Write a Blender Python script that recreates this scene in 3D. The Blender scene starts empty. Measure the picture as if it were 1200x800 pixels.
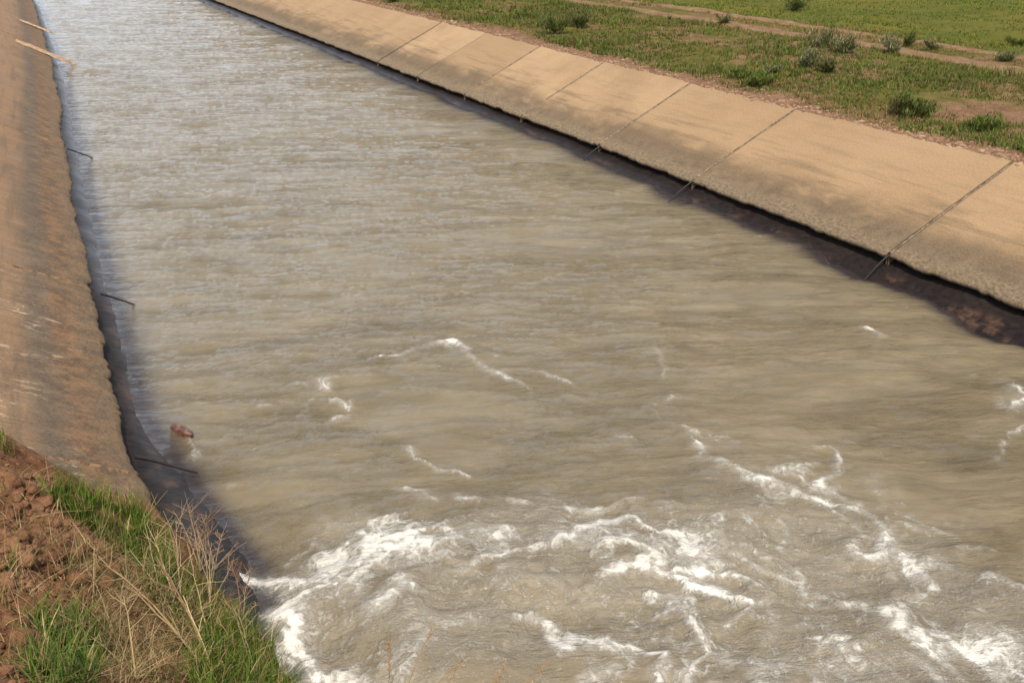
import bpy, math, random
import numpy as np
from mathutils import Vector
random.seed(7); RNG = np.random.default_rng(7)
R = math.radians
S = bpy.context.scene
C = S.collection

# ---------------------------------------------------------------- camera, sky, sun, exposure
FPX, H = 1200.0, 4.0
PITCH, YAW = R(23.0255), R(26.1438)
cd = bpy.data.cameras.new('camera'); cam = bpy.data.objects.new('camera', cd); C.objects.link(cam)
cam.location = (0, 0, H); cam.rotation_euler = (math.pi/2 - PITCH, 0, -YAW)
cd.sensor_width = 36; cd.lens = 36*FPX/1200; cd.clip_start = .05; cd.clip_end = 2000
S.camera = cam
SUN_EL, SUN_AZ = R(58), R(-158)        # azimuth from +Y towards +X
w = bpy.data.worlds.new('World'); S.world = w; w.use_nodes = True
nt = w.node_tree; bg = nt.nodes['Background']
sky = nt.nodes.new('ShaderNodeTexSky'); sky.sky_type = 'NISHITA'; sky.sun_disc = False
sky.sun_elevation = SUN_EL; sky.sun_rotation = SUN_AZ; sky.air_density = 1.0; sky.dust_density = 6.0; sky.ozone_density = 1.0
tc = nt.nodes.new('ShaderNodeTexCoord'); sx = nt.nodes.new('ShaderNodeSeparateXYZ'); nt.links.new(tc.outputs['Generated'], sx.inputs[0])
hz = nt.nodes.new('ShaderNodeMapRange'); nt.links.new(sx.outputs[2], hz.inputs[0]); hz.inputs[1].default_value = 0; hz.inputs[2].default_value = .7; hz.inputs[3].default_value = .95; hz.inputs[4].default_value = .08
mx = nt.nodes.new('ShaderNodeMix'); mx.data_type = 'RGBA'; nt.links.new(hz.outputs[0], mx.inputs[0]); nt.links.new(sky.outputs[0], mx.inputs[6]); mx.inputs[7].default_value = (12.0, 13.3, 15.0, 1)   # thin white overcast veil, thickest low down
nt.links.new(mx.outputs[2], bg.inputs[0]); bg.inputs[1].default_value = .105
ld = bpy.data.lights.new('sun', 'SUN'); sun = bpy.data.objects.new('sun', ld); C.objects.link(sun)
ld.energy = 4.1; ld.angle = R(1.0); ld.color = (1, .90, .75)
sd = Vector((math.sin(SUN_AZ)*math.cos(SUN_EL), math.cos(SUN_AZ)*math.cos(SUN_EL), math.sin(SUN_EL)))
sun.rotation_euler = sd.to_track_quat('Z', 'Y').to_euler()
S.view_settings.view_transform = 'Standard'; S.view_settings.look = 'None'
S.view_settings.exposure = 0.06; S.view_settings.gamma = 1; S.view_settings.use_curve_mapping = False

# ---------------------------------------------------------------- helpers
_f = np.array([math.sin(YAW)*math.cos(PITCH), math.cos(YAW)*math.cos(PITCH), -math.sin(PITCH)])
_r = np.array([math.cos(YAW), -math.sin(YAW), 0.]); _u = np.cross(_r, _f)
def ray(u, v): return _f*FPX + _r*(u-600) + _u*(400-v)
def at(u, v, z):
    d = ray(u, v); k = (z-H)/d[2]; return np.array([d[0]*k, d[1]*k, z])
def lin(r, g, b):
    f = lambda c: ((c/255+.055)/1.055)**2.4 if c > 10 else c/255/12.92
    return (f(r), f(g), f(b), 1)

def _hash(ix, iy, seed):
    h = (ix.astype(np.int64)*374761393 + iy.astype(np.int64)*668265263 + seed*1442695041) & 0xffffffff
    h = ((h ^ (h >> 13))*1274126177) & 0xffffffff
    return ((h ^ (h >> 16)) & 0xffff)/65535.
def vn(x, y, seed=0):
    x = np.asarray(x, float); y = np.asarray(y, float)
    ix = np.floor(x); iy = np.floor(y); fx = x-ix; fy = y-iy
    fx = fx*fx*fx*(fx*(fx*6-15)+10); fy = fy*fy*fy*(fy*(fy*6-15)+10)
    a = _hash(ix, iy, seed); b = _hash(ix+1, iy, seed); c = _hash(ix, iy+1, seed); d = _hash(ix+1, iy+1, seed)
    return (a+(b-a)*fx)*(1-fy) + (c+(d-c)*fx)*fy
def fbm(x, y, seed=0, oct=4, gain=.5):
    s = 0; a = 1; t = 0
    for k in range(oct):
        s = s + a*vn(x*2**k+17.3*k, y*2**k-9.1*k, seed+k); t += a; a *= gain
    return s/t
def sm(a, b, x):
    t = np.clip((x-a)/(b-a), 0, 1); return t*t*(3-2*t)

def mesh(name, V, F, mats, parent=None, smooth=True, uv=None, attrs=None, col=None):
    """V (n,3) array, F list of polygons or (m,k) array -> one linked mesh object"""
    me = bpy.data.meshes.new(name)
    V = np.asarray(V, np.float32)
    if isinstance(F, np.ndarray):
        m, k = F.shape; flat = F.ravel().astype(np.int32); starts = np.arange(0, m*k, k, dtype=np.int32)
    else:
        flat = np.array([i for f in F for i in f], np.int32)
        ln = np.array([len(f) for f in F]); starts = np.concatenate([[0], np.cumsum(ln)[:-1]]).astype(np.int32); m = len(F)
    me.vertices.add(len(V)); me.vertices.foreach_set('co', V.ravel())
    me.loops.add(len(flat)); me.loops.foreach_set('vertex_index', flat)
    me.polygons.add(m); me.polygons.foreach_set('loop_start', starts)
    me.update(calc_edges=True); me.validate()
    me.polygons.foreach_set('use_smooth', np.full(len(me.polygons), smooth))
    if uv is not None:
        l = me.uv_layers.new(name='UVMap'); li = np.empty(len(me.loops), np.int32); me.loops.foreach_get('vertex_index', li)
        l.data.foreach_set('uv', np.asarray(uv, np.float32)[li].ravel())
    for an, av in (attrs or {}).items():
        a = me.attributes.new(an, 'FLOAT', 'POINT'); a.data.foreach_set('value', np.asarray(av, np.float32))
    if col is not None:
        a = me.attributes.new('tint', 'FLOAT_COLOR', 'POINT'); cc = np.ones((len(V), 4), np.float32); cc[:, :3] = col
        a.data.foreach_set('color', cc.ravel())
    for mm in (mats if isinstance(mats, (list, tuple)) else [mats]): me.materials.append(mm)
    o = bpy.data.objects.new(name, me); C.objects.link(o); o.parent = parent
    return o
def gridF(nr, nc):
    i = np.arange(nr*nc).reshape(nr, nc)
    return np.stack([i[:-1, :-1], i[:-1, 1:], i[1:, 1:], i[1:, :-1]], -1).reshape(-1, 4)
def tag(o, label=None, cat=None, group=None, kind=None):
    if label: o['label'] = label
    if cat: o['category'] = cat
    if group: o['group'] = group
    if kind: o['kind'] = kind
    return o
def empty(name, loc):
    o = bpy.data.objects.new(name, None); o.location = loc; o.empty_display_size = .1; C.objects.link(o); return o
def join(parts):
    V = []; F = []; n = 0; X = []
    for p in parts:
        V.append(p[0]); F.append(np.asarray(p[1])+n); n += len(p[0])
        if len(p) > 2: X.append(p[2])
    return np.concatenate(V), np.concatenate(F), (np.concatenate(X) if X else None)
def tube(P, rad, k=5):
    P = np.asarray(P, float); n = len(P); rad = np.broadcast_to(rad, n)
    T = np.gradient(P, axis=0); T /= np.linalg.norm(T, axis=1)[:, None]+1e-9
    a = np.where(np.abs(T[:, 2:]) < .9, [[0, 0, 1.]], [[1., 0, 0]]); A = np.cross(T, a); A /= np.linalg.norm(A, axis=1)[:, None]+1e-9
    B = np.cross(T, A); th = np.arange(k)*2*math.pi/k
    V = (P[:, None] + rad[:, None, None]*(np.cos(th)[None, :, None]*A[:, None]+np.sin(th)[None, :, None]*B[:, None])).reshape(-1, 3)
    i = np.arange(n*k).reshape(n, k); j = np.roll(i, -1, 1)
    F = np.stack([i[:-1], j[:-1], j[1:], i[1:]], -1).reshape(-1, 4)
    return V, F

# ---- node material builder
class M:
    def __init__(s, name):
        s.m = bpy.data.materials.new(name); s.m.use_nodes = True; s.t = s.m.node_tree
        s.b = s.t.nodes['Principled BSDF']; s.b.inputs['Specular IOR Level'].default_value = .3
    def n(s, t, **k):
        x = s.t.nodes.new('ShaderNode'+t)
        for a, v in k.items(): setattr(x, a, v)
        return x
    def l(s, a, b): s.t.links.new(a, b)
    def val(s, sock, v):
        if isinstance(v, bpy.types.NodeSocket): s.l(v, sock)
        else: sock.default_value = v
    def math(s, op, a, b=0, c=0, clamp=False):
        x = s.n('Math', operation=op, use_clamp=clamp); s.val(x.inputs[0], a); s.val(x.inputs[1], b); s.val(x.inputs[2], c); return x.outputs[0]
    def noise(s, vec, scale, detail=4, rough=.55, dist=0):
        x = s.n('TexNoise'); s.l(vec, x.inputs['Vector']); x.inputs['Scale'].default_value = scale
        x.inputs['Detail'].default_value = detail; x.inputs['Roughness'].default_value = rough; x.inputs['Distortion'].default_value = dist
        return x.outputs[0]
    def vor(s, vec, scale, feature='F1'):
        x = s.n('TexVoronoi', feature=feature); s.l(vec, x.inputs['Vector']); x.inputs['Scale'].default_value = scale; return x.outputs['Distance']
    def map(s, vec, scale=(1, 1, 1), loc=(0, 0, 0)):
        x = s.n('Mapping'); s.l(vec, x.inputs[0]); x.inputs['Scale'].default_value = scale; x.inputs['Location'].default_value = loc; return x.outputs[0]
    def ss(s, v, a, b, lo=0, hi=1):
        x = s.n('MapRange', interpolation_type='SMOOTHSTEP'); s.val(x.inputs[0], v)
        for i, q in enumerate((a, b, lo, hi)): x.inputs[i+1].default_value = q
        return x.outputs[0]
    def mix(s, f, a, b, blend='MIX'):
        x = s.n('Mix', data_type='RGBA', blend_type=blend); s.val(x.inputs[0], f)
        for i, q in ((6, a), (7, b)):
            if isinstance(q, bpy.types.NodeSocket): s.l(q, x.inputs[i])
            else: x.inputs[i].default_value = q if len(q) == 4 else (*q, 1)
        return x.outputs[2]
    def geo(s): return s.n('NewGeometry').outputs['Position']
    def uv(s): return s.n('UVMap').outputs[0]
    def attr(s, a): return s.n('Attribute', attribute_name=a)
    def out(s, col, rough=.9, bump=None, dist=.01, strength=1, spec=None):
        if isinstance(col, bpy.types.NodeSocket): s.l(col, s.b.inputs['Base Color'])
        else: s.b.inputs['Base Color'].default_value = col if len(col) == 4 else (*col, 1)
        s.val(s.b.inputs['Roughness'], rough)
        if spec is not None: s.b.inputs['Specular IOR Level'].default_value = spec
        if bump is not None:
            x = s.n('Bump'); x.inputs['Distance'].default_value = dist; x.inputs['Strength'].default_value = strength
            s.l(bump, x.inputs['Height']); s.l(x.outputs[0], s.b.inputs['Normal'])
        return s.m
    def sep(s, v):
        x = s.n('SeparateXYZ'); s.l(v, x.inputs[0]); return x.outputs

# ---------------------------------------------------------------- materials
def concrete(name, clean, stain, scum, left=False):
    m = M(name); uv = m.uv(); X, Y, _ = m.sep(uv)              # X metres along the canal, Y metres up the slope from the lip
    big = m.noise(uv, .8, 5, .6); wob = m.noise(m.map(uv, (.9, .5, 1)), 1.2, 5, .65)
    h = m.math('ADD', Y, m.math('MULTIPLY', m.math('SUBTRACT', wob, .5), .75))
    fine = m.noise(uv, 38, 5, .65); streak = m.noise(m.map(uv, (.7, 7, 1)), 1.0, 6, .65); blot = m.noise(uv, 5, 6, .7)
    col = m.mix(m.ss(big, .35, .7), clean, stain)
    col = m.mix(m.math('MULTIPLY', m.ss(blot, .48, .7), .28), col, stain)
    rv = m.n('ObjectInfo').outputs['Random']; col = m.mix(m.math('MULTIPLY', rv, .85), col, stain)
    low = m.ss(Y, 1.7, .5, .12, .74)
    col = m.mix(m.math('MULTIPLY', m.ss(streak, .46, .68), low), col, scum)
    # dried scum bands above the lip, broken into patches
    band = m.math('MULTIPLY', m.ss(h, .10, .26), m.ss(h, .92, .42))
    patch = m.ss(m.noise(m.map(uv, (.45, .8, 1), (3.1, 0, 0)), 1.3, 9, .68), .33, .50)
    col = m.mix(m.math('MULTIPLY', m.math('MULTIPLY', band, patch), .9), col, scum)
    b2 = m.math('MULTIPLY', m.ss(h, .72, .8), m.ss(h, 1.0, .84)); p2 = m.ss(m.noise(m.map(uv, (.6, 1, 1), (7, 2, 0)), 1.1, 4, .6), .5, .66)
    col = m.mix(m.math('MULTIPLY', m.math('MULTIPLY', b2, p2), .5), col, scum)
    if left:
        hh = m.math('ADD', Y, m.math('MULTIPLY', m.math('SUBTRACT', wob, .5), .3)); sil = m.math('MULTIPLY', m.ss(hh, .30, .42), m.ss(hh, .74, .56))
        col = m.mix(m.math('MULTIPLY', sil, .88), col, m.mix(m.ss(blot, .4, .65), (.06, .043, .028), (.135, .098, .066)))
        rust = m.ss(m.noise(m.map(uv, (2.6, .8, 1)), 1.5, 6, .68), .28, .55)
        near = m.ss(hh, .52, .30)
        col = m.mix(m.math('MULTIPLY', m.math('MULTIPLY', rust, near), .95), col, m.mix(m.ss(blot, .4, .6), (.08, .033, .010), (.26, .118, .038)))
        mud = m.ss(m.noise(uv, 1.1, 6, .7), .52, .62)
        col = m.mix(m.math('MULTIPLY', mud, .45), col, (.17, .12, .08))
        run = m.noise(m.map(uv, (16, .9, 1)), 1.0, 5, .65)
        col = m.mix(m.math('MULTIPLY', m.ss(run, .46, .62), m.ss(Y, 1.3, .3, .12, .75)), col, (.085, .05, .026))
        lime = m.math('MULTIPLY', m.ss(m.noise(m.map(uv, (6, 2.4, 1)), 1.6, 7, .72), .55, .62), m.math('MULTIPLY', m.ss(X, 11.5, 9.5), m.ss(m.noise(uv, 1.3, 4), .42, .56)))
        col = m.mix(m.math('MULTIPLY', lime, .7), col, (.5, .40, .28))
    # worn lip: exposed aggregate, dark pits and pale grains
    lipb = m.ss(m.math('ADD', Y, m.math('MULTIPLY', m.math('SUBTRACT', m.noise(m.map(uv, (.8, 1, 1)), 2.0, 6, .7), .5), .55)), .62, .16)
    col = m.mix(m.math('MULTIPLY', lipb, .78), col, m.mix(m.ss(blot, .35, .65), (.07, .048, .027) if not left else (.055, .03, .014), (.16, .115, .068) if not left else (.165, .092, .042)))
    worn = m.ss(m.math('ADD', Y, m.math('MULTIPLY', m.math('SUBTRACT', m.noise(uv, 2.2, 6, .7), .5), .5)), .30, .1)
    grain = m.noise(m.map(uv, (1, 1.7, 1)), 15, 7, .8)
    wc = m.mix(m.ss(grain, .38, .6), (.085, .062, .038), (.25, .185, .11))
    wc = m.mix(m.math('MULTIPLY', m.ss(grain, .60, .68), m.ss(big, .4, .6, .25, 1)), wc, (.52, .45, .35))
    col = m.mix(m.math('MULTIPLY', worn, .35 if left else .9), col, wc)
    col = m.mix(m.ss(fine, .2, .8), m.mix(.22, col, (.05, .035, .02)), m.mix(.08, col, (.8, .7, .55)))
    bh = m.math('ADD', m.math('MULTIPLY', fine, .25), m.math('MULTIPLY', m.math('MULTIPLY', worn, grain), 2.0))
    bh = m.math('ADD', bh, m.math('MULTIPLY', streak, .5))
    return m.out(col, .88, bh, .014, .8)
M_RIGHT = concrete('tan_concrete', (.395, .268, .148), (.29, .185, .095), (.105, .070, .037))  # right bank: the concrete's own tan, its stain and its scum colour
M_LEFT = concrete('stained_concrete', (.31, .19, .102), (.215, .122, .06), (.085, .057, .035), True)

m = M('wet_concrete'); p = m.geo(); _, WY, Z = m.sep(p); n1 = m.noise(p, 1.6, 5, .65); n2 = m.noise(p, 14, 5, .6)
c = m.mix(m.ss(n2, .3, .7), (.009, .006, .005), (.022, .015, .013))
low = m.ss(m.math('ADD', Z, m.math('MULTIPLY', m.math('SUBTRACT', n2, .5), .08)), .255, .20)                    # silt left just above the water
c = m.mix(m.math('MULTIPLY', m.math('MULTIPLY', m.ss(n1, .50, .60), low), .6), c, m.mix(m.ss(n2, .35, .65), (.05, .028, .018), (.125, .072, .044)))
M_WET = m.out(c, m.math('MULTIPLY', m.ss(Z, .30, .18, .8, .42), m.ss(WY, 9, 13, 1, .62)), n2, .014, .5, .2)

m = M('joint_mortar'); p = m.geo(); n = m.noise(p, 22, 4, .7)
M_JOINT = m.out(m.mix(m.ss(n, .4, .62), (.10, .078, .055), (.25, .19, .13)), .9, n, .01)
m = M('earth_joint'); p = m.geo(); n = m.noise(p, 18, 4, .7)
M_LJOINT = m.out(m.mix(m.ss(n, .35, .65), (.08, .05, .03), (.24, .155, .09)), .9, n, .01)
m = M('black_filler'); p = m.geo(); M_TAR = m.out(m.mix(m.noise(p, 30), (.006, .006, .007), (.03, .027, .025)), .5)
m = M('pale_mortar'); p = m.geo(); n = m.noise(m.map(p, (4, 20, 4)), 3, 4, .6)
M_PALE = m.out(m.mix(m.ss(n, .35, .65), (.20, .125, .075), (.46, .33, .21)), .9, n, .01)

# field ground
m = M('field_soil'); p = m.geo(); X, Y, Z = m.sep(p)
n1 = m.noise(p, .55, 5, .6); n2 = m.noise(p, 3.5, 6, .68); n3 = m.noise(p, 26, 4, .7)
soil = m.mix(m.ss(n2, .35, .68), (.135, .065, .030), (.25, .142, .078)); soil = m.mix(m.ss(n3, .3, .8), m.mix(.35, soil, (.05, .03, .02)), m.mix(.12, soil, (.7, .55, .4)))
far = m.ss(X, 17.6, 19.2)
moss = m.mix(far, m.mix(m.ss(n2, .3, .7), (.055, .066, .008), (.115, .105, .02)), m.mix(m.ss(n1, .35, .65), (.06, .082, .008), (.105, .105, .014)))
g = m.math('ADD', m.ss(n1, .36, .56), far, clamp=True); g = m.math('MULTIPLY', g, m.ss(X, 10.9, 11.7))
g = m.math('MULTIPLY', g, m.ss(n3, .2, .5, .35, .9))
M_FIELD = m.out(m.mix(g, soil, moss), .95, n3, .03, .8, .1)
m = M('track_dirt'); p = m.geo(); n2 = m.noise(p, 4, 6, .68); n3 = m.noise(p, 30, 4, .7)
c = m.mix(m.ss(n2, .3, .7), (.15, .092, .048), (.235, .155, .09)); M_TRACK = m.out(m.mix(m.ss(n3, .5, .8), c, (.2, .12, .07)), .95, n3, .02, .8, .1)
m = M('bank_soil'); p = m.geo(); n1 = m.noise(p, 2.2, 6, .65); n2 = m.noise(p, 13, 6, .7); n3 = m.noise(p, 60, 4, .7)
c = m.mix(m.ss(n1, .35, .68), (.155, .064, .030), (.33, .175, .095)); c = m.mix(m.ss(n2, .3, .75), m.mix(.5, c, (.05, .022, .012)), m.mix(.25, c, (.45, .28, .17)))
M_SOIL = m.out(c, .95, m.math('ADD', m.math('MULTIPLY', n2, 1.5), m.math('MULTIPLY', n3, .5)), .03, 1, .1)
m = M('pebble'); oi = m.n('ObjectInfo'); p = m.geo(); n = m.noise(p, 9, 3)
M_PEB = m.out(m.mix(m.ss(n, .3, .7), (.15, .08, .045), (.34, .23, .15)), .9, m.noise(p, 60), .004)
m = M('rock_wet'); p = m.geo(); n = m.noise(p, 14, 5, .65); M_ROCK = m.out(m.mix(m.ss(n, .35, .7), (.06, .03, .02), (.19, .10, .065)), .35, n, .012, 1, .5)

def leafmat(name, tr=.18):
    m = M(name); a = m.attr('tint').outputs['Color']; n = m.noise(m.geo(), 9, 3)
    c = m.mix(1.0, a, m.mix(n, (.72, .72, .72), (1.25, 1.25, 1.25)), 'MULTIPLY')
    m.out(c, .7, spec=.2)
    t = m.n('BsdfTranslucent'); m.l(c, t.inputs[0]); x = m.n('MixShader'); x.inputs[0].default_value = tr
    m.l(m.b.outputs[0], x.inputs[1]); m.l(t.outputs[0], x.inputs[2]); m.l(x.outputs[0], m.t.nodes['Material Output'].inputs[0]); return m.m
M_LEAF = leafmat('leaf'); M_STRAW = leafmat('straw', .1)

# ---------------------------------------------------------------- canal profile
WZ = .2; RX = 8.6; SL = .49; LIPZ = .4; TOPZ = 1.27; RUN = (TOPZ-LIPZ)/SL
_ly = np.array([-60, 4.5, 6.0, 7.4, 8.4, 13, 17.5, 24.7, 36, 49, 80, 260]); _lx = np.array([.52, .51, .45, .36, .41, .57, .76, 1.12, 1.5, 1.85, 1.9, 1.9])
def LX(y): return np.interp(y, _ly, _lx)
_vy = np.linspace(-60, 260, 1281); _vx = LX(_vy); _k = np.ones(7)/7; _vx = np.convolve(np.pad(_vx, 3, 'edge'), _k, 'valid')
def LX(y): return np.interp(y, _vy, _vx)
def gz(x, y):
    """height of the land either side of the canal, with the trough cut through it"""
    x = np.asarray(x, float); y = np.asarray(y, float); lx = LX(y)
    n = (fbm(x*.35, y*.35, 3, 4)-.5)*.35 + (fbm(x*1.6, y*1.6, 9, 4)-.5)*.11
    r = TOPZ-.015 + n*sm(RX+RUN+.3, RX+RUN+2.5, x)*(1-.8*np.exp(-((x-17.2)/1.6)**4)) + .004*np.clip(x-12, 0, 300) + (fbm(x*5, y*5, 5, 3)-.5)*.05
    rr = LIPZ-.16+SL*(x-RX); ll = LIPZ-.16-SL*(x-lx)
    z = np.where(x > RX+RUN-.02, r, np.maximum(np.minimum(rr, TOPZ), -.9))
    z = np.where(x < 4.5, np.maximum(ll, -.9), z)
    return np.where(x < lx-RUN+.02, TOPZ-.02+n*.6, z)
xs = np.concatenate([-np.geomspace(400, 3, 40), np.arange(-2.9, 10, .3), [10.2, 10.33, 10.352], np.arange(10.40, 20, .07), np.geomspace(20, 600, 90)])
ys = np.concatenate([-np.geomspace(200, 4, 24), np.arange(-3.5, 6, .5), np.geomspace(6, 70, 520), np.geomspace(71, 900, 60)])
Xg, Yg = np.meshgrid(xs, ys)
ground = mesh('ground', np.stack([Xg, Yg, gz(Xg, Yg)], -1).reshape(-1, 3), gridF(len(ys), len(xs)), M_FIELD)
tag(ground, kind='structure')
for x0, x1, sd_ in ((16.25, 16.95, 1), (17.75, 18.25, 2)):
    yy = np.geomspace(5, 200, 500); tt = np.linspace(0, 1, 9)
    T, Yt = np.meshgrid(tt, yy); a = x0+.12*(fbm(yy*.22, yy*0, 20+sd_, 4)-.5)*2; b = x1+.12*(fbm(yy*.25, yy*0+4, 30+sd_, 4)-.5)*2
    Xt = a[:, None]*(1-T)+b[:, None]*T + .012*(Yt-20)*0
    edge = np.minimum(T, 1-T)*2
    o = mesh('dirt_path', np.stack([Xt, Yt, gz(Xt, Yt)+.012+.012*edge**.4-.02*(1-sm(0, .15, edge))], -1).reshape(-1, 3), gridF(len(yy), 9), M_TRACK)
    tag(o, kind='structure')

# ---------------------------------------------------------------- canal lining
def lining_slab(side, y0, y1, lift=0., mat=None, ny=None, worn=1., seam=True):
    """one cast slab lying on the bank: top face, ragged lip, under-lip face and end faces in one mesh"""
    ny = ny or max(30, int((y1-y0)*40)); gap = .012
    yv = np.linspace(y0+gap, y1-gap, ny)
    sv = np.concatenate([np.linspace(0, .4, 22), np.linspace(.44, RUN*1.113, 22)])      # metres up the slope
    sd_ = 3 if side > 0 else 40
    jag = .030*(fbm(yv*3.2, yv*0, sd_, 6, .62)-.5)*2*worn + .10*np.clip(fbm(yv*2.1, yv*0+8, sd_+21, 4, .6)-.60, 0, 1)*worn
    if side < 0: jag = jag*.6 + .07*(fbm(yv*.5, yv*0+2, sd_+5, 3, .5)-.5)*2 + .03*(vn(yv*17, yv*0, 61)-.5)*vn(yv*1.3, yv*0, 62) + .03*np.clip(fbm(yv*5, yv*0+5, sd_+8, 3)-.5, 0, 1)*2
    Sg, Yv = np.meshgrid(sv, yv)
    wgt = np.clip(1-Sg/.35, 0, 1); s = Sg + jag[:, None]*wgt
    rough = (fbm(Yv*9, Sg*9, sd_+9, 4, .6)-.5)*.030*np.clip(1-Sg/.22, .06, 1) + (fbm(Yv*.9, Sg*1.2, sd_+2, 3)-.5)*.018
    dz = rough + lift - .02*np.clip(1-Sg/.06, 0, 1)**2
    top_j = (fbm(yv*3, yv*0+7, sd_+11, 4)-.5)*.06
    s = s + top_j[:, None]*sm(RUN*.9, RUN*1.113, Sg)
    ca = 1/math.hypot(1, SL); sa = SL*ca
    def P(s, y, d):
        x = (RX if side > 0 else 0) + side*(s*ca - d*sa)
        if side < 0: x = LX(y) - (s*ca - d*sa)
        return np.stack([x, y, LIPZ+s*sa+d*ca], -1)
    top = P(s, Yv, dz)
    e0 = s[:, :1]; ed = dz[:, :1]; y1c = Yv[:, :1]
    under = [P(e0+.004, y1c, ed-.035), P(e0+.05, y1c, ed*.3-.085), P(e0+.3, y1c, ed*0-.125)]
    G = np.concatenate(under[::-1]+[top], 1); nr, nc = G.shape[:2]
    UV = np.stack([np.repeat(Yv[:, :1], nc, 1), np.concatenate([np.zeros((nr, 3)), Sg], 1)], -1)
    V = G.reshape(-1, 3); F = [tuple(f) for f in gridF(nr, nc)]
    if side < 0: F = [f[::-1] for f in F]
    n0 = len(V); low = G[[0, -1], 3:].copy(); low[..., 2] -= .12
    ex = low.reshape(-1, 3); V = np.concatenate([V, ex]); UV = np.concatenate([UV.reshape(-1, 2), UV[[0, -1], 3:].reshape(-1, 2)])
    m_ = nc-3
    for e, row in ((0, 0), (1, nr-1)):
        for j in range(m_-1): F.append((row*nc+3+j, row*nc+4+j, n0+e*m_+j+1, n0+e*m_+j))
    o = mesh('concrete_slab', V, F, mat, uv=UV)
    if seam:                                                   # crumbling mortar left in the joint at the slab's far end
        st = np.linspace(.04 if side > 0 else .12, RUN*1.1, 70); rnd = np.random.default_rng(int(y1*10)+side+5)
        hw = .7*(.006+.024*np.clip(fbm(st*5, st*0, int(y1*3)+1, 4)-.3, 0, 1)*1.6)*(1+.9*np.clip(1-st/.7, 0, 1))
        yc = y1 + .02*(fbm(st*2.5, st*0+3, int(y1*3)+7, 3)-.5)
        d = .006+.012*fbm(st*14, st*0, int(y1)+3, 3)+max(lift, 0)
        rows = [P(st, yc+k*hw, d-(.02 if abs(k) == 1 else 0)) for k in (-1, -.5, .5, 1)]
        G = np.stack(rows, 1); mesh('joint_mortar', G.reshape(-1, 3), gridF(len(st), 4), M_JOINT if side > 0 else M_LJOINT, parent=o)
    return o
rj = [2.2, 7.97, 11.72, 14.35, 17.15, 19.8, 22.5, 25.2]
rl = ['tan sloping concrete slab cut off by the right edge of the photo, crossed by no joint',
      'widest fully visible tan concrete slab on far bank, with long dark scum stain above its lip',
      'square tan concrete slab second from the widest one, with small brown blotches near its lip',
      'tan concrete slab with dark oblong stain and white crumbs along its ragged lip',
      'tan concrete slab just left of the one with the oblong dark stain, opposite the dark shrub',
      'narrow-looking tan concrete slab below the left end of the roadside weeds',
      'distant tan concrete slab, last one on the far bank whose joint still shows']
for k in range(7):
    o = lining_slab(1, rj[k], rj[k+1], mat=M_RIGHT, lift=.006*(k % 2), seam=k < 5)
    tag(o, rl[k], 'concrete slab', 'concrete slabs lining the far bank')
o = lining_slab(1, 25.2, 120, mat=M_RIGHT, ny=900, seam=False); o.name = 'concrete_lining'
tag(o, 'long distant stretch of tan concrete lining at the top, far bank, without visible joints', 'canal lining')
ljs = [-8, 6.55, 10.72, 18.1, 31.5]
ll = ['nearest left concrete slab half buried under soil and grass, with pale raised end',
      'brown stained left slab between the two nearest black filler strips',
      'rust-streaked left slab in the middle of the left bank, above the thin black strip',
      'far left concrete slab ending at the pale mortar strip near the top corner']
for k in range(4):
    o = lining_slab(-1, ljs[k], ljs[k+1], mat=M_LEFT, lift=.035 if k == 0 else .008*(k % 2), worn=1.6)
    tag(o, ll[k], 'concrete slab', 'concrete slabs lining the near bank')
o = lining_slab(-1, 31.5, 120, mat=M_LEFT, ny=700, seam=False, worn=1.6); o.name = 'concrete_lining'
tag(o, 'farthest stretch of brown concrete lining in the top left corner', 'canal lining')

def wet_apron(side, label):
    yv = np.concatenate([np.linspace(-8, 3, 30), np.geomspace(3.05, 120, 700)]); sv = np.linspace(.32, -1.9, 60)
    Sg, Yv = np.meshgrid(sv, yv); d = -.115 + (fbm(Yv*2.2, Sg*2.2, 60+side, 5, .55)-.5)*.05
    ca = 1/math.hypot(1, SL); sa = SL*ca
    X = RX+Sg*ca-d*sa if side > 0 else LX(Yv)-(Sg*ca-d*sa)
    F = gridF(len(yv), len(sv)); F = F[:, ::-1] if side > 0 else F
    return tag(mesh('wet_lining', np.stack([X, Yv, LIPZ+Sg*sa+d*ca], -1).reshape(-1, 3), F, M_WET), label, 'canal lining')
wet_apron(1, 'dark wet lower lining showing under the ragged lip along the far bank')
wet_apron(-1, 'dark wet lower lining between the left slabs and the water')

# loose strips of black joint filler that trail from the lip towards the water
def plane_pt(side, y, s, d):
    ca = 1/math.hypot(1, SL); sa = SL*ca
    x = RX+s*ca-d*sa if side > 0 else LX(y)-(s*ca-d*sa)
    return [float(x), float(y), LIPZ+s*sa+d*ca]
strips = [(1, 7.97, .05, -.46, 'black filler strip trailing off the lip at the joint nearest the right edge'),
          (1, 11.72, .03, -.56, 'black curved filler strip trailing off the lip at the second joint from the right'),
          (1, 14.3, .03, -.50, 'short black filler strip slanting into smooth water at the third joint from the right'),
          (-1, 6.95, -.02, -.47, 'long black filler strip beside the pale end of the nearest left slab'),
          (-1, 10.68, -.08, -.50, 'black filler strip slanting into the water halfway up the left bank'),
          (-1, 18.0, -.02, -.66, 'thin black filler strip hanging over the water near the top left')]
for side, y, s0, s1, lab in strips:
    t = np.linspace(0, 1, 9); P = np.array([plane_pt(side, y-.05*q+.012*math.sin(q*5), s0+(s1-s0)*q, -.015-.03*q+(.025*q if side < 0 else 0)) for q in t])
    V, F = tube(P, np.linspace(.013, .008, 9), 6)
    o = mesh('joint_strip', V, F, M_TAR); tag(o, lab, 'joint filler strip', 'loose filler strips at the slab joints')
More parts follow.
